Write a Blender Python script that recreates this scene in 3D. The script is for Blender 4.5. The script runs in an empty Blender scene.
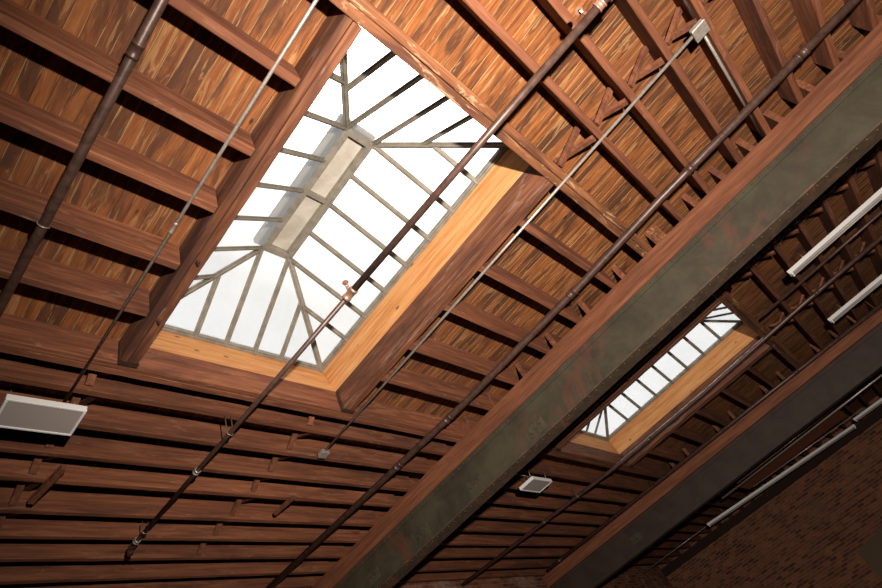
import bpy, bmesh, math, random
from mathutils import Vector, Matrix
random.seed(7)
S = 4.0; EYE = 1.6            # 1 plan unit = 4 m; boards are 4 m above the eye
C = bpy.context.scene.collection
def W(x, y, z): return Vector((x*S, y*S, EYE + z*S))

# ------------------------------------------------------------------ materials
def newmat(name):
    m = bpy.data.materials.new(name); m.use_nodes = True
    nt = m.node_tree; nt.nodes.clear()
    out = nt.nodes.new('ShaderNodeOutputMaterial')
    return m, nt, out
def N(nt, typ, **kw):
    n = nt.nodes.new(typ)
    for k, v in kw.items():
        if k.startswith('i_'): n.inputs[k[2:].replace('_', ' ')].default_value = v
        else: setattr(n, k, v)
    return n
def ramp(nt, fac, stops, interp='LINEAR'):
    r = nt.nodes.new('ShaderNodeValToRGB'); r.color_ramp.interpolation = interp
    el = r.color_ramp.elements
    while len(el) < len(stops): el.new(0.5)
    for e, (p, c) in zip(el, stops):
        e.position = p; e.color = c if len(c) == 4 else (*c, 1)
    nt.links.new(fac, r.inputs[0]); return r.outputs[0]
def mixc(nt, fac, a, b, mode='MIX'):
    n = nt.nodes.new('ShaderNodeMix'); n.data_type = 'RGBA'; n.blend_type = mode
    for sock, v in ((n.inputs[0], fac), (n.inputs[6], a), (n.inputs[7], b)):
        if hasattr(v, 'is_linked') or hasattr(v, 'links'): nt.links.new(v, sock)
        elif isinstance(v, (int, float)): sock.default_value = v
        else: sock.default_value = (*v, 1) if len(v) == 3 else v
    return n.outputs[2]
def mth(nt, op, a, b=None, c=None):
    n = nt.nodes.new('ShaderNodeMath'); n.operation = op
    for i, v in enumerate((a, b, c)):
        if v is None: continue
        if isinstance(v, (int, float)): n.inputs[i].default_value = v
        else: nt.links.new(v, n.inputs[i])
    return n.outputs[0]
def srgb(r, g, b):
    f = lambda v: (v/255/12.92) if v/255 <= .04045 else ((v/255+.055)/1.055)**2.4
    return (f(r), f(g), f(b))
def scaled(nt, vec, sc, off=(0, 0, 0)):
    n = nt.nodes.new('ShaderNodeMapping'); n.inputs['Scale'].default_value = sc; n.inputs['Location'].default_value = off
    nt.links.new(vec, n.inputs['Vector']); return n.outputs[0]
def noise(nt, vec, scale, detail=4, rough=.6, dist=0.):
    n = nt.nodes.new('ShaderNodeTexNoise'); n.inputs['Scale'].default_value = scale
    n.inputs['Detail'].default_value = detail; n.inputs['Roughness'].default_value = rough
    n.inputs['Distortion'].default_value = dist
    nt.links.new(vec, n.inputs['Vector']); return n.outputs[0]
DEPTH = .62      # pigment depth of everything indoors
def finish(nt, out, col, rough=.75, bump=None, bs=.3, bd=.01, metal=0, spec=.3, tint=(1, 1, 1)):
    p = nt.nodes.new('ShaderNodeBsdfPrincipled')
    if isinstance(col, tuple): col = tuple(c*DEPTH for c in col)
    else: col = mixc(nt, 1.0, col, tuple(DEPTH*t for t in tint), 'MULTIPLY')
    if isinstance(col, tuple): p.inputs['Base Color'].default_value = (*col, 1)
    else: nt.links.new(col, p.inputs['Base Color'])
    p.inputs['Roughness'].default_value = rough; p.inputs['Metallic'].default_value = metal
    p.inputs['Specular IOR Level'].default_value = spec
    if bump is not None:
        b = nt.nodes.new('ShaderNodeBump'); b.inputs['Strength'].default_value = bs; b.inputs['Distance'].default_value = bd
        nt.links.new(bump, b.inputs['Height']); nt.links.new(b.outputs[0], p.inputs['Normal'])
    nt.links.new(p.outputs[0], out.inputs[0]); return p

def boards_mat(name, tone=1.0):
    """sheathing boards running along Y, 8.4 cm wide, stained and flaking"""
    m, nt, out = newmat(name)
    g = nt.nodes.new('ShaderNodeNewGeometry').outputs['Position']
    sep = nt.nodes.new('ShaderNodeSeparateXYZ'); nt.links.new(g, sep.inputs[0])
    bw = .086
    u = mth(nt, 'DIVIDE', sep.outputs[0], bw)
    idx = mth(nt, 'FLOOR', u); fr = mth(nt, 'FRACT', u)
    wn = nt.nodes.new('ShaderNodeTexWhiteNoise'); wn.noise_dimensions = '1D'; nt.links.new(idx, wn.inputs['W'])
    off = mth(nt, 'MULTIPLY', wn.outputs[0], 37.0)
    comb = nt.nodes.new('ShaderNodeCombineXYZ')
    nt.links.new(sep.outputs[0], comb.inputs[0]); nt.links.new(mth(nt, 'ADD', sep.outputs[1], off), comb.inputs[1]); nt.links.new(off, comb.inputs[2])
    v = comb.outputs[0]
    grain = noise(nt, scaled(nt, v, (7, .4, 1)), 4.0, 6, .65, .6)
    blot = noise(nt, scaled(nt, v, (2.2, .5, 1)), 1.8, 5, .6, 1.0)
    fine = noise(nt, scaled(nt, v, (40, 2.2, 1)), 4.0, 3, .6)
    flake = noise(nt, scaled(nt, v, (6.5, .75, 1)), 1.8, 5, .62, 1.6)
    base = ramp(nt, grain, [(.3, srgb(104, 50, 20)), (.45, srgb(163, 88, 38)), (.56, srgb(190, 106, 48)), (.7, srgb(212, 134, 70))])
    base = mixc(nt, mth(nt, 'MULTIPLY', wn.outputs[0], .45), base, srgb(150, 82, 42))
    dark = ramp(nt, blot, [(.42, (1, 1, 1)), (.53, (0, 0, 0))])
    base = mixc(nt, mth(nt, 'MULTIPLY', dark, .74), base, srgb(72, 42, 27))
    pal = ramp(nt, flake, [(.575, (0, 0, 0)), (.63, (1, 1, 1))])
    base = mixc(nt, mth(nt, 'MULTIPLY', pal, .55), base, srgb(226, 160, 96))
    base = mixc(nt, .35, base, ramp(nt, fine, [(.3, (.25, .2, .17)), (.6, (1, 1, 1))]), 'MULTIPLY')
    # knots
    vo = nt.nodes.new('ShaderNodeTexVoronoi'); vo.inputs['Scale'].default_value = 1.0
    nt.links.new(scaled(nt, v, (3.3, 1.5, 1)), vo.inputs['Vector'])
    kn = ramp(nt, vo.outputs['Distance'], [(.035, (1, 1, 1)), (.06, (0, 0, 0))])
    base = mixc(nt, kn, base, srgb(45, 22, 12))
    # joints: mostly a dark gap, in places a pale worn edge
    edge = mth(nt, 'MINIMUM', fr, mth(nt, 'SUBTRACT', 1.0, fr))
    gap = ramp(nt, edge, [(.008, (1, 1, 1)), (.024, (0, 0, 0))])
    worn = ramp(nt, edge, [(.03, (1, 1, 1)), (.085, (0, 0, 0))])
    wsel = ramp(nt, noise(nt, scaled(nt, v, (.6, 1.1, 1)), 2.2, 3, .5), [(.44, (0, 0, 0)), (.54, (1, 1, 1))])
    base = mixc(nt, mth(nt, 'MULTIPLY', mth(nt, 'MULTIPLY', worn, wsel), .75), base, srgb(232, 178, 116))
    base = mixc(nt, mth(nt, 'MULTIPLY', gap, mth(nt, 'SUBTRACT', 1.0, mth(nt, 'MULTIPLY', wsel, .7))), base, srgb(40, 20, 12))
    big = noise(nt, scaled(nt, g, (.22, .3, .3)), 1.5, 3, .5)
    base = mixc(nt, mth(nt, 'MULTIPLY', ramp(nt, big, [(.35, (1, 1, 1)), (.6, (0, 0, 0))]), .35), base, srgb(110, 62, 40))
    # the bay beyond the first girder is older and sootier
    soot = ramp(nt, mth(nt, 'DIVIDE', sep.outputs[0], 20.), [(.285, (0, 0, 0)), (.295, (1, 1, 1))])
    base = mixc(nt, mth(nt, 'MULTIPLY', soot, .08), base, srgb(58, 32, 22))
    h = mth(nt, 'SUBTRACT', grain, mth(nt, 'MULTIPLY', gap, .8))
    finish(nt, out, base, .8, h, .5, .012, tint=(.86, 1.0, 1.15))
    return m

def timber_mat(name, axis, cols, stain=.3, flake=.3, flakecol=srgb(222, 170, 125), seed=0., soot=True, fs=1.):
    m, nt, out = newmat(name)
    g = nt.nodes.new('ShaderNodeNewGeometry').outputs['Position']
    oi = nt.nodes.new('ShaderNodeObjectInfo')
    add = nt.nodes.new('ShaderNodeVectorMath'); add.operation = 'ADD'
    cb = nt.nodes.new('ShaderNodeCombineXYZ')
    r = mth(nt, 'MULTIPLY', oi.outputs['Random'], 31.)
    for i in range(3): nt.links.new(r, cb.inputs[i])
    nt.links.new(g, add.inputs[0]); nt.links.new(cb.outputs[0], add.inputs[1]); v = add.outputs[0]
    L = lambda a, b: tuple(a if i == axis else b for i in range(3))
    grain = noise(nt, scaled(nt, v, L(.45, 7)), 3.0, 6, .6, .5)
    fine = noise(nt, scaled(nt, v, L(1.2, 30)), 4.0, 3, .6)
    st = noise(nt, scaled(nt, v, L(.5, 2.2)), 1.5, 5, .6, .8)
    fl = noise(nt, scaled(nt, v, L(1.6*fs, 9*fs)), 1.7, 5, .65, 1.2)
    base = ramp(nt, grain, [(.3, cols[0]), (.5, cols[1]), (.7, cols[2])])
    base = mixc(nt, mth(nt, 'MULTIPLY', ramp(nt, st, [(.36, (1, 1, 1)), (.52, (0, 0, 0))]), stain), base, srgb(84, 50, 38))
    base = mixc(nt, mth(nt, 'MULTIPLY', ramp(nt, fl, [(.585, (0, 0, 0)), (.65, (1, 1, 1))]), flake), base, flakecol)
    base = mixc(nt, .3, base, ramp(nt, fine, [(.3, (.35, .3, .27)), (.6, (1, 1, 1))]), 'MULTIPLY')
    if 'pine' in name:
        vo = nt.nodes.new('ShaderNodeTexVoronoi'); vo.inputs['Scale'].default_value = 1.0
        nt.links.new(scaled(nt, g, L(2.6, 5.5)), vo.inputs['Vector'])
        base = mixc(nt, mth(nt, 'MULTIPLY', ramp(nt, vo.outputs['Distance'], [(.05, (1, 1, 1)), (.10, (0, 0, 0))]), .8), base, srgb(92, 48, 24))
    vary = mth(nt, 'ADD', .82, mth(nt, 'MULTIPLY', oi.outputs['Random'], .3))
    hsv = nt.nodes.new('ShaderNodeHueSaturation'); nt.links.new(base, hsv.inputs['Color']); nt.links.new(vary, hsv.inputs['Value'])
    base = hsv.outputs[0]
    if soot:
        sep = nt.nodes.new('ShaderNodeSeparateXYZ'); nt.links.new(g, sep.inputs[0])
        sf = ramp(nt, mth(nt, 'DIVIDE', sep.outputs[0], 20.), [(.285, (0, 0, 0)), (.295, (1, 1, 1))])
        base = mixc(nt, mth(nt, 'MULTIPLY', sf, .06), base, srgb(56, 32, 24))
    finish(nt, out, base, .78, grain, .45, .012, tint=(.92, .94, 1.0))
    return m

JC = [srgb(106, 60, 38), srgb(142, 84, 54), srgb(166, 104, 70)]
M = {}
M['boards'] = boards_mat('ceiling_boards')
M['joist'] = timber_mat('joist_wood', 0, JC, .5, .32, srgb(196, 140, 104))
M['old'] = timber_mat('weathered_trimmer_wood', 0, [srgb(104, 62, 38), srgb(146, 90, 54), srgb(178, 118, 74)], .75, .8, fs=.8)
M['header'] = timber_mat('header_wood', 1, [srgb(96, 56, 36), srgb(136, 82, 52), srgb(170, 110, 74)], .8, .55, srgb(176, 146, 130), fs=.5)
M['nailer'] = timber_mat('nailer_wood', 1, [srgb(116, 68, 44), srgb(150, 90, 58), srgb(172, 108, 72)], .2, .06)
M['joistY'] = timber_mat('upper_plank_wood', 1, JC, .3, .12)
M['curbY'] = timber_mat('curb_pine_long', 1, [srgb(214, 134, 70), srgb(240, 166, 98), srgb(252, 190, 124)], .0, .0)
M['curbX'] = timber_mat('curb_pine_cross', 0, [srgb(214, 134, 70), srgb(240, 166, 98), srgb(252, 190, 124)], .0, .0)
M['strut'] = timber_mat('strut_wood', 2, JC, .45, .1)
M['panelwood'] = timber_mat('red_brown_panel', 1, [srgb(176, 100, 66), srgb(200, 118, 80), srgb(216, 134, 94)], .1, .05)

def metal_mat(name, c1, c2, scale=6, rough=.5, met=.0, c3=None, t=.6, bump=.15):
    m, nt, out = newmat(name)
    g = nt.nodes.new('ShaderNodeNewGeometry').outputs['Position']
    n1 = noise(nt, g, scale, 5, .65, .4)
    base = ramp(nt, n1, [(.35, c1), (.62, c2)])
    if c3:
        n2 = noise(nt, scaled(nt, g, (1, 1, 1), (5, 3, 2)), scale*.35, 5, .68, .8)
        base = mixc(nt, mth(nt, 'MULTIPLY', ramp(nt, n2, [(t, (0, 0, 0)), (t+.1, (1, 1, 1))]), .75), base, c3)
    finish(nt, out, base, rough, n1, bump, .01, met, .4)
    return m
M['green'] = metal_mat('green_girder_paint', srgb(56, 49, 37), srgb(76, 70, 52), 2.2, .7, 0, srgb(104, 60, 44), .555)
M['plate'] = metal_mat('bolt_plate_paint', srgb(62, 56, 44), srgb(86, 78, 60), 5, .6)
M['flange'] = metal_mat('flange_steel', srgb(66, 50, 38), srgb(88, 70, 52), 8, .7, 0, srgb(122, 78, 54), .55)
M['dgirder'] = metal_mat('dark_girder_paint', srgb(54, 41, 34), srgb(70, 54, 44), 3, .7, 0, srgb(84, 52, 42), .6)
M['pipe'] = metal_mat('pipe_black_iron', srgb(74, 54, 46), srgb(100, 74, 64), 14, .42, .25, srgb(116, 70, 52), .62)
M['pipegrey'] = metal_mat('pipe_grey_iron', srgb(110, 98, 92), srgb(140, 126, 118), 14, .35, .4)
M['conduit'] = metal_mat('galvanised_conduit', srgb(176, 164, 154), srgb(206, 194, 182), 30, .35, .5)
M['brass'] = metal_mat('brass_sprinkler', srgb(200, 150, 130), srgb(220, 176, 150), 20, .35, .6)
M['frame'] = metal_mat('skylight_frame_metal', srgb(146, 139, 126), srgb(176, 168, 154), 9, .45, .3)
M['bar'] = metal_mat('glazing_bar_metal', srgb(136, 128, 114), srgb(164, 155, 140), 9, .45, .3)
M['vent'] = metal_mat('ridge_vent_sheet', srgb(206, 197, 182), srgb(232, 224, 210), 4, .5, .2)
M['white'] = metal_mat('white_enamel', srgb(250, 246, 244), srgb(255, 252, 250), 8, .45, 0, bump=.02)
M['strap'] = metal_mat('dark_iron_strap', srgb(74, 54, 46), srgb(104, 76, 62), 20, .5, .5)
M['wire'] = metal_mat('tie_wire', srgb(150, 130, 116), srgb(176, 158, 142), 20, .4, .6)

def diffuser_mat():
    m, nt, out = newmat('ribbed_diffuser')
    g = nt.nodes.new('ShaderNodeNewGeometry').outputs['Position']
    w = nt.nodes.new('ShaderNodeTexWave'); w.bands_direction = 'X'; w.inputs['Scale'].default_value = 18
    nt.links.new(g, w.inputs['Vector'])
    base = mixc(nt, .3, srgb(186, 174, 168), ramp(nt, w.outputs[0], [(0, srgb(165, 152, 148)), (1, srgb(206, 196, 190))]))
    finish(nt, out, base, .35, w.outputs[0], .2, .004)
    return m
M['diffuser'] = diffuser_mat()

def glass_mat():
    m, nt, out = newmat('frosted_skylight_glass')
    g = nt.nodes.new('ShaderNodeNewGeometry').outputs['Position']
    n1 = noise(nt, scaled(nt, g, (1, 1, 1)), 2.2, 5, .6, .5)
    col = ramp(nt, n1, [(.35, (.86, .855, .83)), (.65, (.92, .915, .90))])
    tr = nt.nodes.new('ShaderNodeBsdfTransparent'); nt.links.new(col, tr.inputs[0])
    tl = nt.nodes.new('ShaderNodeBsdfTranslucent'); nt.links.new(col, tl.inputs[0])
    gl = nt.nodes.new('ShaderNodeBsdfGlossy'); gl.inputs['Roughness'].default_value = .25
    a = nt.nodes.new('ShaderNodeMixShader'); a.inputs[0].default_value = .35
    nt.links.new(tr.outputs[0], a.inputs[1]); nt.links.new(tl.outputs[0], a.inputs[2])
    b = nt.nodes.new('ShaderNodeMixShader'); b.inputs[0].default_value = .04
    nt.links.new(a.outputs[0], b.inputs[1]); nt.links.new(gl.outputs[0], b.inputs[2])
    nt.links.new(b.outputs[0], out.inputs[0])
    return m
M['glass'] = glass_mat()

def brick_mat(name, ax, dull=False):
    m, nt, out = newmat(name)
    g = nt.nodes.new('ShaderNodeNewGeometry').outputs['Position']
    sep = nt.nodes.new('ShaderNodeSeparateXYZ'); nt.links.new(g, sep.inputs[0])
    cb = nt.nodes.new('ShaderNodeCombineXYZ')
    nt.links.new(sep.outputs[ax], cb.inputs[0]); nt.links.new(sep.outputs[2], cb.inputs[1])
    b = nt.nodes.new('ShaderNodeTexBrick'); nt.links.new(cb.outputs[0], b.inputs['Vector'])
    b.inputs['Scale'].default_value = 1.0
    b.inputs['Brick Width'].default_value = .215; b.inputs['Row Height'].default_value = .078
    b.inputs['Mortar Size'].default_value = .008; b.inputs['Mortar Smooth'].default_value = .3
    b.inputs['Color1'].default_value = (*srgb(160, 98, 70), 1); b.inputs['Color2'].default_value = (*srgb(88, 50, 38), 1)
    b.inputs['Mortar'].default_value = (*srgb(150, 118, 92), 1)
    n1 = noise(nt, g, 1.1, 5, .6, .3)
    n2 = noise(nt, g, 7, 4, .7)
    c = mixc(nt, mth(nt, 'MULTIPLY', ramp(nt, n1, [(.5, (0, 0, 0)), (.68, (1, 1, 1))]), .5), b.outputs[0], srgb(128, 98, 72) if not dull else srgb(206, 178, 156))
    c = mixc(nt, .6, c, ramp(nt, n2, [(.3, (.5, .45, .42)), (.65, (1, 1, 1))]), 'MULTIPLY')
    finish(nt, out, c, .9, b.outputs['Fac'], -.5, .01)
    return m
M['brickY'] = brick_mat('brick_along_y', 1)
M['brickX'] = brick_mat('brick_along_x', 0, True)
def simple(name, col, rough=.8):
    m, nt, out = newmat(name)
    g = nt.nodes.new('ShaderNodeNewGeometry').outputs['Position']
    n1 = noise(nt, g, 1.5, 5, .6)
    finish(nt, out, mixc(nt, n1, tuple(c*.7 for c in col), tuple(min(1, c*1.2) for c in col)), rough, n1, .1, .01)
    return m
M['floor'] = simple('dark_concrete_floor', srgb(52, 47, 43))
M['plaster'] = simple('old_mortar', srgb(112, 92, 72), .9)
M['dark'] = simple('dark_soot_timber', srgb(48, 30, 24), .9)

# ------------------------------------------------------------------ mesh helpers
def link(name, me, mat, parent=None, origin=None):
    if mat is not None and not me.materials: me.materials.append(mat)
    if parent is None and origin is None:
        vs = [v.co for v in me.vertices]
        lo = Vector((min(v.x for v in vs), min(v.y for v in vs), min(v.z for v in vs)))
        hi = Vector((max(v.x for v in vs), max(v.y for v in vs), max(v.z for v in vs)))
        origin = Vector(((lo.x+hi.x)/2, (lo.y+hi.y)/2, lo.z))
    o = bpy.data.objects.new(name, me); C.objects.link(o)
    if parent is not None:
        o.parent = parent
        me.transform(Matrix.Translation(-parent['_o'] if False else -parent.location))
    else:
        me.transform(Matrix.Translation(-origin)); o.location = origin
    return o
def tomesh(bm, smooth=False):
    bmesh.ops.recalc_face_normals(bm, faces=bm.faces)
    me = bpy.data.meshes.new('m'); bm.to_mesh(me); bm.free()
    if smooth:
        for p in me.polygons: p.use_smooth = True
    return me
def tag(o, label=None, cat=None, group=None, kind=None):
    if label: o['label'] = label
    if cat: o['category'] = cat
    if group: o['group'] = group
    if kind: o['kind'] = kind
    return o
def empty(name, loc, label, cat, group=None):
    o = bpy.data.objects.new(name, None); C.objects.link(o); o.location = loc; o.empty_display_size = .1
    return tag(o, label, cat, group)

def add_box(bm, lo, hi, bev=0.):
    lo, hi = Vector(lo), Vector(hi)
    r = bmesh.ops.create_cube(bm, size=1)
    for v in r['verts']:
        v.co = Vector(((lo.x+hi.x)/2 + v.co.x*(hi.x-lo.x), (lo.y+hi.y)/2 + v.co.y*(hi.y-lo.y), (lo.z+hi.z)/2 + v.co.z*(hi.z-lo.z)))
    if bev:
        es = list({e for v in r['verts'] for e in v.link_edges})
        bmesh.ops.bevel(bm, geom=es, offset=bev, segments=1, affect='EDGES')
def ubox(bm, x0, x1, y0, y1, z0, z1, bev=.004): add_box(bm, W(x0, y0, z0), W(x1, y1, z1), bev)

def timber(x0, x1, y0, y1, z0, z1, axis, jit=.004, step=.18, cut=0., cutends=(0, 0)):
    """a rough sawn timber in plan units, long axis 0 or 1, chamfered wandering arrises"""
    a, b = W(x0, y0, z0), W(x1, y1, z1)
    L0, L1 = (a.x, b.x) if axis == 0 else (a.y, b.y)
    w0, w1 = (a.y, b.y) if axis == 0 else (a.x, b.x)
    n = max(2, int((L1-L0)/step)); bm = bmesh.new(); rings = []
    c = .006
    for i in range(n+1):
        t = L0 + (L1-L0)*i/n
        j = lambda k=1.: random.uniform(-jit, jit)*k
        zb = a.z
        if cutends[1] and i == n-1: t = L1 - .06
        if cutends[0] and i == 0: zb = a.z + cutends[0]
        if cutends[1] and i == n: zb = a.z + cutends[1]
        pr = [(w0+c+abs(j()), zb+j(.3)), (w1-c-abs(j()), zb+j(.3)), (w1-abs(j(.5)), zb+c+j()), (w1, b.z), (w0, b.z), (w0+abs(j(.5)), zb+c+j())]
        ring = []
        for (w, z) in pr:
            tt = t + (abs(j()) if i == 0 else -abs(j()) if i == n else 0)
            ring.append(bm.verts.new((tt, w, z) if axis == 0 else (w, tt, z)))
        rings.append(ring)
    for r, s in zip(rings, rings[1:]):
        for k in range(6): bm.faces.new((r[k], r[(k+1) % 6], s[(k+1) % 6], s[k]))
    bm.faces.new(rings[0]); bm.faces.new(rings[-1])
    return tomesh(bm)

def tube_bm(bm, pts, r, seg=14, radii=None):
    """a round bar through world points"""
    pts = [Vector(p) for p in pts]; rings = []
    up = Vector((0, 0, 1))
    for i, p in enumerate(pts):
        d = (pts[min(i+1, len(pts)-1)] - pts[max(i-1, 0)]).normalized()
        u = d.cross(up) if abs(d.z) < .95 else d.cross(Vector((1, 0, 0)))
        u.normalize(); v = d.cross(u).normalized()
        rr = radii[i] if radii else r
        rings.append([bm.verts.new(p + (u*math.cos(2*math.pi*k/seg) + v*math.sin(2*math.pi*k/seg))*rr) for k in range(seg)])
    for a, b in zip(rings, rings[1:]):
        for k in range(seg): bm.faces.new((a[k], a[(k+1) % seg], b[(k+1) % seg], b[k]))
    bm.faces.new(rings[0][::-1]); bm.faces.new(rings[-1])
def tube(name, pts, r, mat, parent=None, seg=14, radii=None):
    bm = bmesh.new(); tube_bm(bm, pts, r, seg, radii)
    me = tomesh(bm); 
    for p in me.polygons: p.use_smooth = len(p.vertices) == 4
    return link(name, me, mat, parent)
def oriented_box(bm, p, q, w, h, upv=(0, 0, 1), bev=.003):
    """square bar from p to q, width w sideways, h along up"""
    p, q = Vector(p), Vector(q); d = q-p; L = d.length; d.normalize()
    u = d.cross(Vector(upv)); 
    if u.length < 1e-4: u = d.cross(Vector((1, 0, 0)))
    u.normalize(); v = u.cross(d).normalized()
    vs = []
    for a in (p, q):
        for (su, sv) in ((-1, -1), (1, -1), (1, 1), (-1, 1)):
            vs.append(bm.verts.new(a + u*su*w/2 + v*sv*h/2))
    fs = [(0, 1, 2, 3), (4, 5, 6, 7), (0, 1, 5, 4), (1, 2, 6, 5), (2, 3, 7, 6), (3, 0, 4, 7)]
    fc = [bm.faces.new([vs[i] for i in f]) for f in fs]
    if bev: bmesh.ops.bevel(bm, geom=list({e for f in fc for e in f.edges}), offset=bev, segments=1, affect='EDGES')

D = .931      # underside of the joists
# ------------------------------------------------------------------ skylight geometry data
SK = [dict(x0=.366, x1=.888, y0=.043, y1=.882, hx0=.363, hx1=.902, hy0=.042, hy1=.868, rx0=.588, rx1=.670, ry0=.262, ry1=.655,
           ex=[.424, .505, .586, .668, .749, .83], big=True),
      dict(x0=1.992, x1=2.604, y0=-.014, y1=.842, hx0=1.985, hx1=2.604, hy0=-.010, hy1=.835, rx0=2.212, rx1=2.384, ry0=.212, ry1=.607,
           ex=[2.131, 2.212, 2.298, 2.382, 2.464], big=False)]
Z0, Z1 = 1.093, 1.248

# ------------------------------------------------------------------ setting
XL, XR, YN, YP = -1.6, 4.81, -2.4, 1.83
# ceiling with its two openings
bm = bmesh.new()
HE = .004      # the board edge is set back behind the curb
xs = sorted([XL, XR] + [s[k]+d for s in SK for k, d in (('hx0', -HE), ('hx1', HE))])
for i in range(len(xs)-1):
    x0, x1 = xs[i], xs[i+1]
    s = next((s for s in SK if abs(s['hx0']-HE-x0) < 1e-6), None)
    spans = [(YN, YP)] if s is None else [(YN, s['hy0']-HE), (s['hy1']+HE, YP)]
    for (y0, y1) in spans: add_box(bm, W(x0, y0, 1.0), W(x1, y1, 1.010))
tag(link('ceiling', tomesh(bm), M['boards']), 'stained orange-brown board ceiling pierced by two skylights', kind='structure')
def wall(name, x0, x1, y0, y1, mat, label, z1=1.012):
    bm = bmesh.new(); add_box(bm, (x0*S, y0*S, 0), (x1*S, y1*S, EYE+z1*S))
    tag(link(name, tomesh(bm), mat), label, kind='structure')
wall('wall_right', XR, XR+.08, YN, YP+.08, M['brickY'], 'dark weathered brick wall beyond the second girder')
wall('wall_back', XL-.08, XR+.08, YP, YP+.08, M['brickX'], 'pale brick end wall under the last joists')
wall('wall_left', XL-.08, XL, YN, YP+.08, M['brickY'], 'brick wall on the near side')
wall('wall_front', XL-.08, XR+.08, YN-.08, YN, M['brickX'], 'brick wall behind the viewer')
bm = bmesh.new(); add_box(bm, (XL*S-.3, YN*S-.3, -.12), (XR*S+.3, YP*S+.3, 0))
tag(link('floor', tomesh(bm), M['floor']), 'bare concrete floor', kind='structure')
# timber plate along the brick wall
o = link('wall_plate', timber(XR-.03, XR, YN, YP, .877, .93, 1), M['dark'])
tag(o, 'dark timber plate along the top of the brick wall carrying joist ends', 'timber plate')
# blind arched recess infill on the brick wall
bm = bmesh.new(); P2 = [(-.9, -.5), (.605, -.5), (.605, .355)]
for k in range(1, 12): P2.append((.605-1.505*k/12, .355+.075*math.sin(math.pi*k/12)))
P2.append((-.9, .355))
f_ = bm.faces.new([bm.verts.new(W(XR-.0005, y, z)) for y, z in P2])
r = bmesh.ops.extrude_face_region(bm, geom=[f_])
for v in [g for g in r['geom'] if isinstance(g, bmesh.types.BMVert)]: v.co.x -= .03
tag(link('trim_1', tomesh(bm), M['plaster']), 'blocked arched opening in the dark brick wall', kind='structure')

# ------------------------------------------------------------------ joists
def ordn(k): return ['first', 'second', 'third', 'fourth', 'fifth', 'sixth', 'seventh', 'eighth', 'ninth', 'tenth', 'eleventh', 'twelfth', 'thirteenth'][k]
JW = .017
def joist(name, x0, x1, yfar, label, group, mat='joist', w=JW, cutends=(0, 0), cat='joist'):
    o = link(name, timber(x0, x1, yfar-w, yfar, D+random.uniform(-.0008, .0008), 1.0, 0, cutends=cutends), M[mat])
    return tag(o, label, cat, group)
B1a, B1b = 1.4375, 1.438      # first girder timber faces
B2a, B2b = 3.1195, 3.12
low1 = [.976, 1.080, 1.184, 1.279, 1.40, 1.504, 1.607, 1.712, 1.812]
for k, y in enumerate(low1):
    joist('ceiling_joist', XL, B1a, y, 'red-brown joist left of the green girder, %s row below the large skylight' % ordn(k), 'joists past the large skylight')
up1 = [-.098, -.2, -.308, -.405, -.51, -.62, -.735, -.84, -.945]
for k, y in enumerate(up1[:8]):
    joist('ceiling_joist', XL, B1a, y, 'brown joist above the upper right end of the large skylight, %s out from it' % ordn(k),
          'joists on the near side of the large skylight', cutends=(0, 0))
tl1 = [.185, .332, .463, .607, .736]
for k, y in enumerate(tl1):
    joist('tail_joist', XL, .3235, y, 'red-brown joist butting the left side of the large skylight, %s from top' % ordn(k), 'joists left of the large skylight')
tr1 = [.168, .319, .458, .608, .736]
for k, y in enumerate(tr1):
    joist('tail_joist', .9425, B1a, y, 'short brown joist between large skylight and green girder, %s from the top' % ordn(k), 'short joists right of the large skylight')
low2 = [.99, 1.10, 1.205, 1.305, 1.408, 1.515, 1.616, 1.728, 1.815]
for k, y in enumerate(low2):
    joist('ceiling_joist', B1b, B2a, y, 'dark brown joist between the girders, %s row below the narrow skylight' % ordn(k), 'joists past the narrow skylight')
up2 = [-.155, -.255, -.355, -.452, -.552, -.655, -.76]
for k, y in enumerate(up2):
    joist('ceiling_joist', B1b, B2a, y, 'dark joist under the strip lights, %s out from the narrow skylight' % ordn(k), 'joists beside the strip lights')
tr2 = [.13, .28, .43, .575, .73]
for k, y in enumerate(tr2):
    joist('tail_joist', 2.645, B2a, y, 'short dark joist between narrow skylight and dark girder, %s from the top' % ordn(k), 'short joists right of the narrow skylight')
    joist('tail_joist', B1b, 1.9425, y, 'short dark joist between green girder and narrow skylight, %s from the top' % ordn(k), 'short joists left of the narrow skylight')
y = -.76; k = 0
b3 = []
while y < 1.8:
    b3.append(y); y += .104
for k, y in enumerate(b3):
    o = joist('ceiling_joist', B2b, XR-.001, y, 'short sooty joist in the dark bay between the dark girder and brick wall', 'joists in the dark bay by the brick wall')

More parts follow.
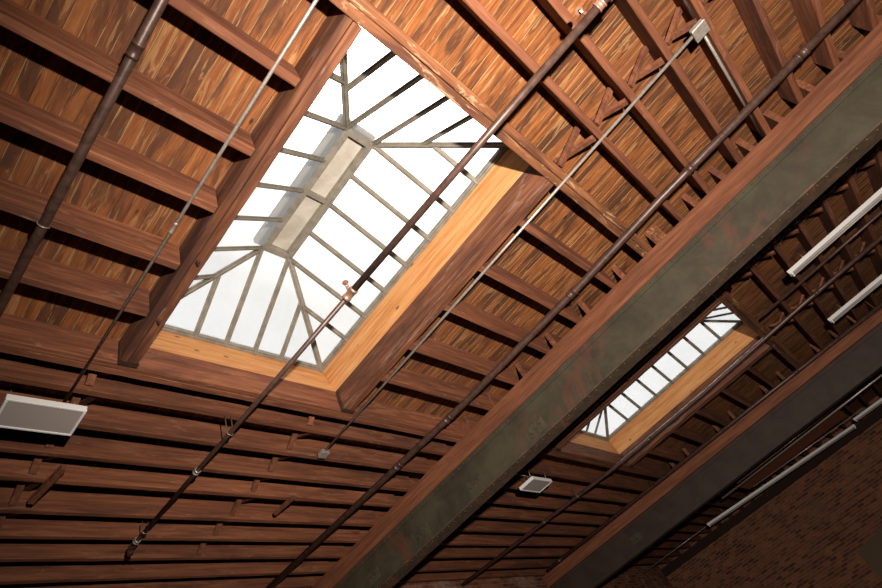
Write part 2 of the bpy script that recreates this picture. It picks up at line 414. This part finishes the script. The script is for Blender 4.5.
# trimmers (double, along X) and headers (along Y) around each skylight
def trimmer(x0, x1, y0, y1, label, mat):   # double plank
    x0 += .0004; x1 -= .0004
    e = empty('trimmer_joist', W((x0+x1)/2, (y0+y1)/2, D), label, 'timber beam', None)
    ym = (y0+y1)/2
    link('plank', timber(x0, x1, y0, ym-.0003, D, 1.0, 0), M[mat], e)
    link('plank', timber(x0, x1, ym+.0003, y1, D+.001, 1.0, 0), M[mat], e)
    return e
def header(x0, x1, y0, y1, label, nuts=(), strapend=True, nutx=None):
    y0 += .0001; y1 -= .0001
    e = empty('header_joist', W((x0+x1)/2, (y0+y1)/2, D), label, 'timber beam')
    xm = x0+(x1-x0)*.45
    link('plank', timber(x0, xm-.0003, y0, y1, D+.001, 1.0, 1), M['header'], e)
    link('plank', timber(xm+.0003, x1, y0, y1, D, 1.0, 1), M['header'], e)
    for ny in nuts:
        bm = bmesh.new()
        p = W((x0+x1)/2+.004, ny, D)
        oriented_box(bm, p+Vector((0, 0, .01)), p-Vector((0, 0, .014)), .034, .034, (0, 1, 0), .004)
        tube_bm(bm, [p-Vector((0, 0, .012)), p-Vector((0, 0, .034))], .009, 8)
        tag(link('bolt', tomesh(bm), M['strap'], e), 'black square nut and bolt end')
    if strapend:
        for ye, s in ((y1, -1),):
            bm = bmesh.new()
            ubox(bm, x0-.0022, x0-.0002, ye+s*.012 if s < 0 else ye, ye if s < 0 else ye+s*.012, D-.002, .992, 0)
            ubox(bm, x0-.0022, x1+.001, ye+s*.012 if s < 0 else ye, ye if s < 0 else ye+s*.012, D-.0042, D-.002, 0)
            tag(link('joist_hanger', tomesh(bm), M['strap'], e), 'dark iron hanger strap at the timber end')
    return e
trimmer(XL, B1a, .004, .0415, 'weathered flaking timber across the upper right end of the large skylight', 'old')
trimmer(XL, B1a, .8685, .905, 'broad brown timber under the lower end of the large skylight', 'joist')
header(.327, .3625, .042, .868, 'rough brown timber along the left side of the large skylight, two black nuts beneath', (.573, .735))
header(.9025, .941, .042, .868, 'rough stained timber forming the right side of the large skylight opening')
trimmer(B1b, B2a, -.05, -.0105, 'dark rough timber across the upper end of the narrow skylight', 'old')
trimmer(B1b, B2a, .8355, .875, 'dark timber across the lower end of the narrow skylight', 'joist')
header(1.946, 1.9845, -.010, .835, 'dark timber between green girder and narrow skylight')
header(2.6045, 2.644, -.010, .835, 'dark timber along the right side of the narrow skylight, under its pale curb')

# ------------------------------------------------------------------ skylights
def skylight(s, label):
    e = empty('skylight', W((s['x0']+s['x1'])/2, (s['y0']+s['y1'])/2, 1.0), label, 'skylight', 'hipped glass skylights in the board ceiling')
    hx0, hx1, hy0, hy1 = s['hx0'], s['hx1'], s['hy0'], s['hy1']
    x0, x1, y0, y1 = s['x0'], s['x1'], s['y0'], s['y1']
    rx0, rx1, ry0, ry1 = s['rx0'], s['rx1'], s['ry0'], s['ry1']
    t = .012
    curb = 'orange pine curb board'
    # curb boards, slightly flared to the frame
    def cb(ax, a0, a1, c, cz, out):
        bm = bmesh.new(); vs = []
        for (lz, cc, e0, e1) in ((1.0003, c, 0, 0), (Z0-.004, cz, 1, 1)):
            for o_ in (0, out*t):
                for (aa, ee) in ((a0, -1), (a1, 1)):
                    w_ = aa[e0] if isinstance(aa, tuple) else aa
                    p = (w_, cc+o_, lz) if ax == 0 else (cc+o_, w_, lz)
                    vs.append(bm.verts.new(W(*p)))
        f = [(0, 1, 3, 2), (4, 5, 7, 6), (0, 1, 5, 4), (2, 3, 7, 6), (0, 2, 6, 4), (1, 3, 7, 5)]
        for q in f: bm.faces.new([vs[i] for i in q])
        tag(link('curb_board', tomesh(bm), M['curbX' if ax == 0 else 'curbY'], e), curb)
    cb(1, (hy0, y0-.006), (hy1, y1), hx1, x1+.003, 1)
    cb(1, (hy0, y0-.006), (hy1, y1), hx0, x0-.003, -1)
    cb(0, hx0-t, hx1+t, hy1, y1+.002, 1)
    cb(0, hx0-t, hx1+t, hy0, y0-.004, -1)
    # metal sill frame
    fw = .012
    bm = bmesh.new()
    iw = .0045
    for (a, b, c, d) in ((x0-fw, x0+iw, y0-fw, y1+fw), (x1-iw, x1+fw, y0-fw, y1+fw), (x0+iw, x1-iw, y0-fw, y0+.0005), (x0+iw, x1-iw, y1-iw, y1+fw)):
        ubox(bm, a, b, c, d, Z0-.005, Z0+.004, .003)
    for (a, b, c, d) in ((x1-.009, x1-iw, y0, y1), (x0+iw, x0+.009, y0, y1), (x0+.009, x1-.009, y1-.009, y1-iw)):
        ubox(bm, a, b, c, d, Z0-.001, Z0+.010, .002)
    link('sill_frame', tomesh(bm), M['frame'], e)
    tops = {}
    def slope(side, v):
        """bottom and top plan point of the slope `side` at along-coordinate v"""
        if side in ('R', 'L'):
            xb, xt = (x1, rx1) if side == 'R' else (x0, rx0)
            if v < ry0: t_ = (v-y0)/(ry0-y0)
            elif v > ry1: t_ = (y1-v)/(y1-ry1)
            else: t_ = 1
            t_ = max(0, min(1, t_))
            return (xb, v, Z0), (xb+(xt-xb)*t_, v, Z0+(Z1-Z0)*t_)
        yb, yt = (y1, ry1) if side == 'F' else (y0, ry0)
        if v < rx0: t_ = (v-x0)/(rx0-x0)
        elif v > rx1: t_ = (x1-v)/(x1-rx1)
        else: t_ = 1
        t_ = max(0, min(1, t_))
        return (v, yb, Z0), (v, yb+(yt-yb)*t_, Z0+(Z1-Z0)*t_)
    n = 4; dy = (ry1-ry0)/n
    ys = [ry0-2*dy*.87, ry0-dy*.87] + [ry0+i*dy for i in range(n+1)] + [ry1+dy*.9, ry1+2*dy*.87]
    ys = [y_ for y_ in ys if y0+.03 < y_ < y1-.03]
    if s['big']: ys = [.165] + [ry0+i*dy for i in range(n+1)] + [.748]
    else: ys = [.11] + [ry0+i*dy for i in range(n+1)] + [.694]
    xs_ = s['ex'] if not s['big'] else [.505, .586, .668, .749]
    off = Vector((0, 0, -.010))
    for side in 'RLFN':
        vals = ys if side in 'RL' else xs_
        lo, hi = (y0, y1) if side in 'RL' else (x0, x1)
        ends = [lo] + list(vals) + [hi]
        extra = (ry0, ry1) if side in 'RL' else (rx0, rx1)
        for a, b in zip(ends, ends[1:]):
            poly = [slope(side, a)[0], slope(side, b)[0], slope(side, b)[1]]
            mids = [q for q in extra if a+1e-4 < q < b-1e-4]
            for q in reversed(mids): poly.append(slope(side, q)[1])
            poly.append(slope(side, a)[1])
            uniq = []
            for p in poly:
                w_ = W(*p)
                if not any((w_-u).length < 1e-4 for u in uniq): uniq.append(w_)
            if len(uniq) < 3: continue
            bm = bmesh.new(); bm.faces.new([bm.verts.new(p) for p in uniq])
            link('glass_pane', tomesh(bm), M['glass'], e)
        for v in vals:
            p, q = W(*slope(side, v)[0]), W(*slope(side, v)[1])
            bm = bmesh.new()
            up = Vector((1, 0, 0)) if side == 'R' else Vector((-1, 0, 0)) if side == 'L' else Vector((0, 1, 0)) if side == 'F' else Vector((0, -1, 0))
            up = (up*(Z1-Z0) + Vector((0, 0, 1))*abs(rx0-x0)).normalized()
            oriented_box(bm, p+off, q+off, .058, .010, up, .002)
            oriented_box(bm, p+off*2.3, q+off*2.3, .022, .026, up, .002)
            link('glazing_bar', tomesh(bm), M['bar'], e)
    for cx_, rx_ in ((x0, rx0), (x1, rx1)):
        for cy_, ry_ in ((y0, ry0), (y1, ry1)):
            bm = bmesh.new(); p, q = W(cx_, cy_, Z0), W(rx_, ry_, Z1)
            oriented_box(bm, p+off*1.3, q+off*1.3, .066, .014, (0, 0, 1), .002)
            oriented_box(bm, p+off*2.8, q+off*2.8, .022, .028, (0, 0, 1), .002)
            link('hip_bar', tomesh(bm), M['bar'], e)
    # ridge vent: box frame, recessed soffit, cross divider and an outer hood
    g_ = .013
    bm = bmesh.new()
    for (a, b, c, d) in ((rx0-.004, rx0+g_, ry0-.004, ry1+.004), (rx1-g_, rx1+.004, ry0-.004, ry1+.004), (rx0+g_, rx1-g_, ry0-.004, ry0+g_), (rx0+g_, rx1-g_, ry1-g_, ry1+.004)):
        ubox(bm, a, b, c, d, Z1-.008, Z1+.028, .004)
    v_ = link('ridge_vent', tomesh(bm), M['frame'], e)
    def sub(name, bm, mat, par):
        me = tomesh(bm); o = link(name, me, mat, None, origin=W((x0+x1)/2, (y0+y1)/2, 1.0)); o.location = (0, 0, 0); o.parent = par; return o
    bm = bmesh.new(); ubox(bm, rx0+g_, rx1-g_, ry0+g_, ry1-g_, Z1+.012, Z1+.016, 0)
    sub('soffit_panel', bm, M['vent'], v_)
    bm = bmesh.new(); ubox(bm, rx0+g_, rx1-g_, (ry0+ry1)/2-.006, (ry0+ry1)/2+.006, Z1-.003, Z1+.0119, .002)
    sub('divider', bm, M['frame'], v_)
    bm = bmesh.new()
    ubox(bm, rx0-.014, rx1+.014, ry0-.014, ry1+.014, Z1+.029, Z1+.05, .01)
    sub('vent_hood', bm, M['vent'], v_)
    return e
skylight(SK[0], 'large bright hipped skylight with grey bars, ridge vent and orange pine curb, nearest the viewer')
skylight(SK[1], 'narrow sliver of hipped skylight with dark bars and pale pine curb beyond the green girder')

# ------------------------------------------------------------------ steel girders
def girder(xt, xw, label, mat, fmat, brackets, name='steel_girder', rivets=True):
    zt, zb = .866, .725
    e = empty(name, W(xw, .2, zb), label, 'steel beam')
    bm = bmesh.new(); ubox(bm, xw, xw+.006, YN, YP, zb+.0042, .8655, 0)
    link('web', tomesh(bm), M[mat], e)
    bm = bmesh.new(); ubox(bm, xw-(.028 if rivets else .012), xw+(.034 if rivets else .030), YN, YP, zb-.001, zb+.004, .003)
    link('bottom_flange', tomesh(bm), M[fmat], e)
    bm = bmesh.new(); ubox(bm, xw-.005, xw-.0001, YN, YP, zt-.017, zt-.0005, .002); ubox(bm, xw-.005, xw-.0001, YN, YP, zb+.0042, zb+.020, .003)
    link('angle_iron', tomesh(bm), M[mat], e)
    if rivets:
        bm = bmesh.new()
        y = -.9
        while y < YP-.03:
            for (p, nrm) in ((W(xw-.005, y, zt-.008), Vector((-1, 0, 0))), (W(xw-.015, y+.01, zb-.001), Vector((0, 0, -1)))):
                r = bmesh.ops.create_uvsphere(bm, u_segments=8, v_segments=5, radius=.011)
                for v in r['verts']: v.co = p + v.co
            y += .028
        o = link('rivet_row', tomesh(bm, True), M[fmat], e); o['kind'] = 'stuff'
    for (y, z) in brackets:
        bm = bmesh.new()
        ubox(bm, xw-.0016, xw, y-.034, y+.034, z-.020, z+.020, .002)
        b = link('bolt_plate', tomesh(bm), M['plate'], e)
        for k in (-1, 0, 1):
            bm = bmesh.new(); p = W(xw-.0016, y+k*.02, z-.004*k)
            tube_bm(bm, [p+Vector((.002, 0, 0)), p-Vector((.024, 0, 0))], .015, 6)
            me = tomesh(bm); o = link('bolt', me, M['plate'], None, origin=e.location.copy()); o.location = (0, 0, 0); o.parent = b
    return e
girder(1.42, 1.43, 'big riveted grey-green steel girder running diagonally between the skylights', 'green', 'flange', [(.31-.0, .0)] and [(.626, .772), (.914, .779), (1.194, .777), (1.476, .786)])
girder(3.08, 3.10, 'dark sooty steel girder at lower right, nearer the brick wall', 'dgirder', 'dgirder', [(1.2, .79)], rivets=False)
def nailer(x0, x1, label):
    e = empty('timber_nailer', W(x0, .2, .866), label, 'timber beam')
    link('upper_plank', timber(x0, x1, YN, YP, .9052, .9305, 1, .002), M['joistY'], e)
    link('lower_plank', timber(x0-.0022, x1, YN, YP, .866, .904, 1, .003), M['nailer'], e)
nailer(1.42, 1.456, 'reddish timber on top of the green girder carrying the joist ends')
nailer(3.08, 3.165, 'flaky brown timber on top of the dark girder')

# ------------------------------------------------------------------ cross bridging between joists
def strut(name, p, q, label, group, w=.062, h=.036):
    bm = bmesh.new(); p, q = W(*p), W(*q)
    oriented_box(bm, p, q, w, h, (0, 0, 1), .003)
    return tag(link(name, tomesh(bm), M['strut']), label, 'wooden strut', group)
def bridging(yfars, x, where, group, dx=.011):
    for k in range(len(yfars)-1):
        ya, yb = sorted((yfars[k], yfars[k+1]))
        a, b = ya+.0006, yb-JW-.0006
        for (s_, za, zb, side) in ((1, D+.010, .984, 'descending'), (-1, .984, D+.010, 'rising')):
            strut('bridging_strut', (x+s_*dx, a+.003, za), (x+s_*dx, b-.003, zb),
                  '%s wooden cross brace %s' % (side, where % ordn(k)), group)
bridging(up1[:7], .935, 'in %s joist gap above right of large skylight', 'cross braces upper right of large skylight')
strut('bridging_strut', (.946, -.095, D+.01), (.946, .002, .984), 'weathered brace of the wooden cross touching the upper right corner timber of large skylight', 'cross braces upper right of large skylight')
strut('bridging_strut', (.924, -.095, .984), (.924, .002, D+.01), 'second weathered brace touching the upper right corner timber of large skylight', 'cross braces upper right of large skylight')
bridging([.905]+low1[:7], .315, 'at lower left, %s joist gap below large skylight', 'cross braces lower left')
bridging([.905]+low1[:7], .868, 'near square box, %s joist gap below large skylight', 'cross braces lower middle')
bridging([-.05]+up2[:6], 1.975, 'beside green girder, %s gap out from narrow skylight', 'cross braces beyond the green girder')
bridging([-.05]+up2[:5], 2.56, 'amid the strip lights, %s gap out from narrow skylight', 'cross braces beside the strip lights')
# loose pieces hanging under the joists
strut('wooden_cleat', (.349, 1.20, D-.010), (.329, 1.335, D-.010), 'dark loose wooden cleat nailed under the joists at far lower left', 'loose cleats', .05, .06)
strut('wooden_cleat', (.984, 1.245, D-.010), (.972, 1.335, D-.010), 'dark loose wooden cleat nailed under the joists left of the long pipe', 'loose cleats', .04, .05)

# ------------------------------------------------------------------ pipes
def seglerp(a, b, n): return [tuple(a[i]+(b[i]-a[i])*k/n for i in range(3)) for k in range(n+1)]
def coupling(pt, d, r, par, mat, ln=.10, name='coupling', label=None):
    p = W(*pt); d = Vector(d).normalized()
    rr = [r*1.0, r*1.2, r*1.2, r*1.08, r*1.08, r*1.2, r*1.2, r*1.0]
    ts = [-.5, -.5, -.32, -.30, .30, .32, .5, .5]
    return tag(tube(name, [p+d*ln*t+d*i*.0004 for i, t in enumerate(ts)], r, mat, par, 14, rr), label)
def hanger(pt, r, par, htop, label=None, wire=.006, spread=.0):
    """wire loop round the pipe going up to the joist above"""
    p = W(*pt); zt = EYE + htop*S
    pts = [Vector((p.x-r-wire, p.y, zt)), Vector((p.x-r-wire, p.y, p.z))]
    for k in range(1, 8):
        t = math.pi + math.pi*k/8
        pts.append(Vector((p.x+math.cos(t)*(r+wire), p.y, p.z+math.sin(t)*(r+wire))))
    pts += [Vector((p.x+r+wire, p.y, p.z)), Vector((p.x+r+wire, p.y, zt))]
    return tag(tube('pipe_hanger', pts, wire, M['wire'], par, 8), label)
def pipe(name, p, q, r, mat, label, cat='pipe', coup=(), hang=(), group=None, mid=()):
    pts = [W(*p)] + [W(*m) for m in mid] + [W(*q)]
    e = empty(name, (W(*p)+W(*q))/2, label, cat, group)
    tube('pipe_run' if 'pipe' in name else 'conduit_run', pts, r, mat, e)
    allp = [Vector(p)] + [Vector(m) for m in mid] + [Vector(q)]
    def at(y):
        for a, b in zip(allp, allp[1:]):
            if min(a.y, b.y) <= y <= max(a.y, b.y): return a + (b-a)*((y-a.y)/(b.y-a.y))
    d = pts[-1]-pts[0]
    for y in coup: coupling(at(y), d, r, e, mat)
    for y in hang:
        P_ = at(y); hanger(P_, r, e, D+.004)
    return e
# pipe at the far upper left
pipe('sprinkler_pipe', (.1032, -.5, .921), (.1032, YP-.002, .921), .031, M['pipe'], 'thick dark pipe crossing the upper left corner of the ceiling', coup=(.264,), hang=(.598,))
# sprinkler branch crossing the large skylight, sloping
p2 = lambda y: (.62, y, .826+.0555*y)
e = pipe('sprinkler_pipe', p2(-.232), p2(.465), .030, M['pipe'], 'grey sprinkler pipe crossing in front of the large skylight', coup=())
for p_ in (p2(-.232),):
    coupling(p_, (0, 1, .05), .035, e, M['brass'], .05, 'coupling', 'pale worn coupling ring')
coupling(p2(-.262), (0, 1, .05), .040, e, M['pipegrey'], .12)
tube('pipe_run', [W(*p2(-1.0)), W(*p2(-.232))], .032, M['pipe'], e)
tube('pipe_run', [W(*p2(.465)), W(*p2(1.49))], .023, M['pipe'], e)
coupling(p2(.47), (0, 1, .05), .034, e, M['brass'], .12, 'reducer_fitting', 'rusty pink reducing tee')
coupling(p2(1.13), (0, 1, .05), .028, e, M['conduit'], .05, 'coupling', 'bright ring on the pipe')
coupling(p2(1.465), (0, 1, .05), .030, e, M['conduit'], .05, 'coupling', 'bright ring near the pipe end')
def sprinkler_head(pt, par):
    p = W(*pt); bm = bmesh.new()
    tube_bm(bm, [p, p+Vector((0, 0, .05))], .014, 8)
    for s_ in (-1, 1):
        tube_bm(bm, [p+Vector((0, 0, .045)), p+Vector((s_*.026, 0, .06)), p+Vector((s_*.026, 0, .085)), p+Vector((0, 0, .108))], .005, 6)
    r = bmesh.ops.create_circle(bm, cap_ends=True, radius=.03, segments=12)
    for v in r['verts']: v.co += p+Vector((0, 0, .110))
    tag(link('sprinkler_head', tomesh(bm), M['brass'], par), 'small brass upright sprinkler head')
a = p2(.468); sprinkler_head((a[0]-.004, a[1], a[2]+.006), e)
a = p2(-.21); sprinkler_head((a[0], a[1], a[2]+.006), e)
hanger(p2(.965), .026, e, D+.001, 'looped tie wire holding the pipe')
hanger(p2(1.415), .026, e, D+.001, 'tie wire near the pipe end')
# end elbow
bm = bmesh.new(); q = W(*p2(1.49))
tube_bm(bm, [q, q+Vector((0, .05, .0)), q+Vector((0, .07, -.03)), q+Vector((0, .07, -.07))], .033, 10)
link('elbow', tomesh(bm), M['strap'], e)
# long thick pipe alongside the green girder
x3 = 1.235
pipe('sprinkler_pipe', (x3, -1.1, .898), (1.186, YP-.002, .905), .041, M['pipe'], 'long thick brown pipe beside the green girder from top right to bottom',
     mid=((x3-.002, -.1, .898), (1.246, .2, .898), (1.247, .72, .900)), coup=(-.54, -.20, .235, .78, 1.02), hang=())
pipe('sprinkler_pipe', (2.39, -1.1, .900), (2.405, 1.81, .905), .050, M['pipe'], 'thick brown pipe under the middle of the bay between the girders',
     coup=(-.25, .55), hang=(1.0,), mid=()) if False else None
pipe('sprinkler_pipe', (2.385, -1.1, .895), (2.305, 1.80, .90), .033, M['pipe'], 'thick brown pipe beside the narrow skylight between the girders',
     mid=((2.388, -.2, .895), (2.422, .3, .895), (2.415, .8, .895)), coup=(-.27, .62, 1.25), hang=(1.05,))
pipe('sprinkler_pipe', (3.05, -1.1, .905), (2.955, 1.70, .905), .036, M['pipe'], 'brown pipe tight against the upper edge of the dark girder', mid=((2.995, .2, .905),), coup=(.0, 1.6))
pipe('sprinkler_pipe', (2.250, -1.1, .91), (2.250, -.07, .91), .022, M['pipe'], 'thinner dark pipe between the two strip lights')
pipe('sprinkler_pipe', (3.79, -1.1, .86), (3.85, .86, .86), .026, M['conduit'], 'silvery pipe beyond the dark girder beside the red-brown panel')
pipe('conduit', (4.225, -.1, .87), (4.14, .72, .87), .012, M['conduit'], 'thin pale conduit along the far edge of the red-brown panel', 'conduit')
pipe('conduit', (3.468, -.005, .795), (3.49, .66, .795), .013, M['brass'], 'thin tan conduit along the near edge of the red-brown panel', 'conduit')
bm = bmesh.new(); ubox(bm, 3.90, 4.20, .0, .76, .883, .895, .004)
tag(link('ceiling_panel', tomesh(bm), M['panelwood']), 'red-brown flat panel under the joists between dark girder and brick wall', 'panel')
# conduits
def jbox(pt, par, sz=.10, h=.05, label='square galvanised junction box'):
    bm = bmesh.new(); p = W(*pt)
    add_box(bm, p-Vector((sz/2, sz/2, h/2)), p+Vector((sz/2, sz/2, h/2)), .006)
    add_box(bm, p-Vector((sz/2+.004, sz/2+.004, h/2+.006)), p+Vector((sz/2+.004, sz/2+.004, -h/2+.001)), .003)
    tag(link('junction_box', tomesh(bm), M['conduit'], par), label)
pipe('conduit', (.2765, -.5, .9275), (.277, 1.005, .9275), .0125, M['conduit'], 'thin grey conduit crossing the joists left of the large skylight', 'conduit', coup=(.52,))
e = pipe('conduit', (.951, -.375, .9265), (.957, 1.03, .9265), .0145, M['conduit'], 'pale conduit between two junction boxes right of the large skylight', 'conduit')
jbox((.951, -.388, .9245), e, .13, .045); jbox((.957, 1.04, .924), e, .10, .05)
e = pipe('conduit', (.967, -.4010, .945), (1.43, -.4010, .945), .013, M['conduit'], 'thin conduit running along a joist from the junction box to the girder', 'conduit')
e = pipe('conduit', (.935, -.4010, .945), (.55, -.4010, .945), .012, M['conduit'], 'thin conduit running up from the junction box to the picture top', 'conduit')
e = pipe('conduit', (1.905, -1.1, .926), (1.897, .70, .926), .008, M['conduit'], 'hair-thin pale conduit in the shadow behind the green girder', 'conduit')

# ------------------------------------------------------------------ light fixtures
def chain(p, q, par):
    p, q = Vector(p), Vector(q); d = q-p; n = max(3, int(d.length/.030)); bm = bmesh.new()
    for k in range(n):
        c = p + d*((k+.5)/n); pts = []
        side = Vector((1, 0, 0)) if k % 2 else Vector((0, 1, 0))
        for j in range(9):
            t = 2*math.pi*j/8
            pts.append(c + side*math.cos(t)*.010 + d.normalized()*math.sin(t)*.019)
        tube_bm(bm, pts, .0035, 5)
    return link('chain', tomesh(bm), M['wire'], par)
def panel_light(x0, x1, y0, y1, z, label, rods=False):
    e = empty('panel_light', W((x0+x1)/2, (y0+y1)/2, z), label, 'ceiling light', 'square-cornered hanging panel lights')
    h = .055; a, b = W(x0, y0, z), W(x1, y1, z); bm = bmesh.new()
    f = .020
    add_box(bm, (a.x, a.y, a.z), (b.x, a.y+f, a.z+h), .003); add_box(bm, (a.x, b.y-f, a.z), (b.x, b.y, a.z+h), .003)
    add_box(bm, (a.x, a.y+f, a.z), (a.x+f, b.y-f, a.z+h), .003); add_box(bm, (b.x-f, a.y+f, a.z), (b.x, b.y-f, a.z+h), .003)
    add_box(bm, (a.x+f, a.y+f, a.z+h-.01), (b.x-f, b.y-f, a.z+h))
    link('housing', tomesh(bm), M['white'], e)
    bm = bmesh.new(); add_box(bm, (a.x+f, a.y+f, a.z+.006), (b.x-f, b.y-f, a.z+.012))
    link('diffuser', tomesh(bm), M['diffuser'], e)
    top = EYE+D*S+.002
    for x in (a.x+.05, b.x-.05):
        if rods:
            tube('hanging_rod', [(x, a.y+.06, a.z+h), (x-.01, a.y+.02, top)], .006, M['wire'], e, 8)
        else:
            ym = (a.y+b.y)/2; c = Vector((x, ym, a.z+h+.10))
            chain((x, a.y+.04, a.z+h), c, e); chain((x, b.y-.04, a.z+h), c, e); chain(c, (x, ym, top), e)
    return e
panel_light(.171, .307, .958, 1.038, .872, 'white framed panel light hanging on chains at the lower left edge')
panel_light(1.905, 2.045, .962, 1.040, .878, 'small white panel light hanging beyond the green girder below the narrow skylight', True)
def strip_light(p, q, w, h, label, tubes=True):
    P_, Q_ = W(*p), W(*q)
    e = empty('strip_light', (P_+Q_)/2, label, 'ceiling light', 'long white fluorescent strip lights')
    bm = bmesh.new(); up = Vector((0, 0, h/2))
    oriented_box(bm, P_+up, Q_+up, w, h, (0, 0, 1), .004); link('housing', tomesh(bm), M['white'], e)
    d = (Q_-P_).normalized(); sd = d.cross(Vector((0, 0, 1)))
    for s_ in (-1, 1):
        tube('fluorescent_tube', [P_+d*.05+sd*s_*w*.27-Vector((0, 0, .016)), Q_-d*.05+sd*s_*w*.27-Vector((0, 0, .016))], .013, M['diffuser'], e, 10)
        bm = bmesh.new()
        for T in (P_+d*.03, Q_-d*.03):
            oriented_box(bm, T+sd*s_*w*.27-d*.012-Vector((0, 0, .016)), T+sd*s_*w*.27+d*.012-Vector((0, 0, .016)), .028, .034, (0, 0, 1), .002)
        link('lamp_holder', tomesh(bm), M['white'], e)
    for t in (.12, .88):
        c = P_+(Q_-P_)*t
        tube('hanging_rod', [c+Vector((0, 0, h)), Vector((c.x, c.y, EYE+D*S+.002))], .005, M['wire'], e, 8)
    return e
strip_light((2.085, -.232, .885), (2.085, -.84, .885), .11, .06, 'white strip light at the right edge, the upper of the two between girders')
strip_light((2.715, -.245, .885), (2.715, -.85, .885), .11, .06, 'white strip light at the right edge, the lower of the two between girders')
strip_light((4.29, 1.16, .875), (4.53, .012, .875), .12, .06, 'long strip light in the dark bay beside the brick wall')
strip_light((4.43, -.01, .882), (4.47, -.62, .882), .12, .06, 'strip light in the dark bay at the right picture edge')
pipe('conduit', (4.285, 1.175, .88), (4.27, 1.75, .88), .009, M['conduit'], 'thin rod conduit continuing from the long strip light to the end wall', 'conduit')
e = pipe('conduit', (1.79, .975, .90), (1.9, .972, .895), .006, M['white'], 'thin pale cable from the green girder to the small panel light', 'cable')

# ------------------------------------------------------------------ camera
ex = Vector((0.68327, -0.45166, 0)); 
import mathutils
f = 540.; cx, cy = 441, 294
bx = Vector((1000.2-cx, -(550.2-cy), -f)).normalized()
by = Vector((-654.5-cx, -(1547.2-cy), -f)).normalized()
by = (by - bx*by.dot(bx)).normalized(); bz = bx.cross(by)
cam = bpy.data.cameras.new('camera'); co = bpy.data.objects.new('camera', cam); C.objects.link(co)
R = Matrix((bx, by, bz))            # rows: world axes in camera space -> maps camera vectors to world
co.matrix_world = Matrix.Translation((0, 0, EYE)) @ R.to_4x4()
cam.sensor_width = 36; cam.lens = 36*f/882; cam.clip_start = .02
bpy.context.scene.camera = co

# ------------------------------------------------------------------ light
w = bpy.data.worlds.new('sky'); bpy.context.scene.world = w; w.use_nodes = True
nt = w.node_tree; nt.nodes.clear()
out = nt.nodes.new('ShaderNodeOutputWorld'); bg = nt.nodes.new('ShaderNodeBackground')
sund = (R @ Vector((378-cx, -(85-cy), -f))).normalized()
tc = nt.nodes.new('ShaderNodeTexCoord')
dp = nt.nodes.new('ShaderNodeVectorMath'); dp.operation = 'DOT_PRODUCT'
nt.links.new(tc.outputs['Generated'], dp.inputs[0]); dp.inputs[1].default_value = sund
col = ramp(nt, dp.outputs['Value'], [(.0, (.80, .90, 1.0)), (.86, (.96, .97, 1.0)), (.93, (1, .98, .94)), (1, (1, .97, .92))])
st = ramp(nt, dp.outputs['Value'], [(.0, (.10,)*3), (.80, (.108,)*3), (.92, (.118,)*3), (.965, (.26,)*3), (1., (1,)*3)])
stm = mth(nt, 'MULTIPLY', st, 8.0)
nt.links.new(col, bg.inputs[0]); nt.links.new(stm, bg.inputs[1]); nt.links.new(bg.outputs[0], out.inputs[0])
sun = bpy.data.lights.new('sun', 'SUN'); sun.energy = 1.2; sun.angle = .02; sun.color = (1, .93, .82)
so = bpy.data.objects.new('sun', sun); C.objects.link(so); so.rotation_euler = sund.to_track_quat('Z', 'Y').to_euler(); so.location = (2, 1, 12)
# unseen flash just behind and above the viewer, inferred from the hard shadows
fl = bpy.data.lights.new('camera_flash', 'SPOT'); fl.energy = 3900; fl.shadow_soft_size = .06; fl.color = (1, .90, .80)
fl.spot_size = math.radians(140); fl.spot_blend = 1.0
fo = bpy.data.objects.new('camera_flash', fl); C.objects.link(fo); fo.location = W(.03, -.29, .10)
aim = Vector((1.5, .58, .8)).normalized()
fo.rotation_euler = (-aim).to_track_quat('Z', 'Y').to_euler()

sc = bpy.context.scene
sc.view_settings.view_transform = 'Standard'; sc.view_settings.look = 'None'; sc.view_settings.gamma = 1
sc.view_settings.exposure = 0.0
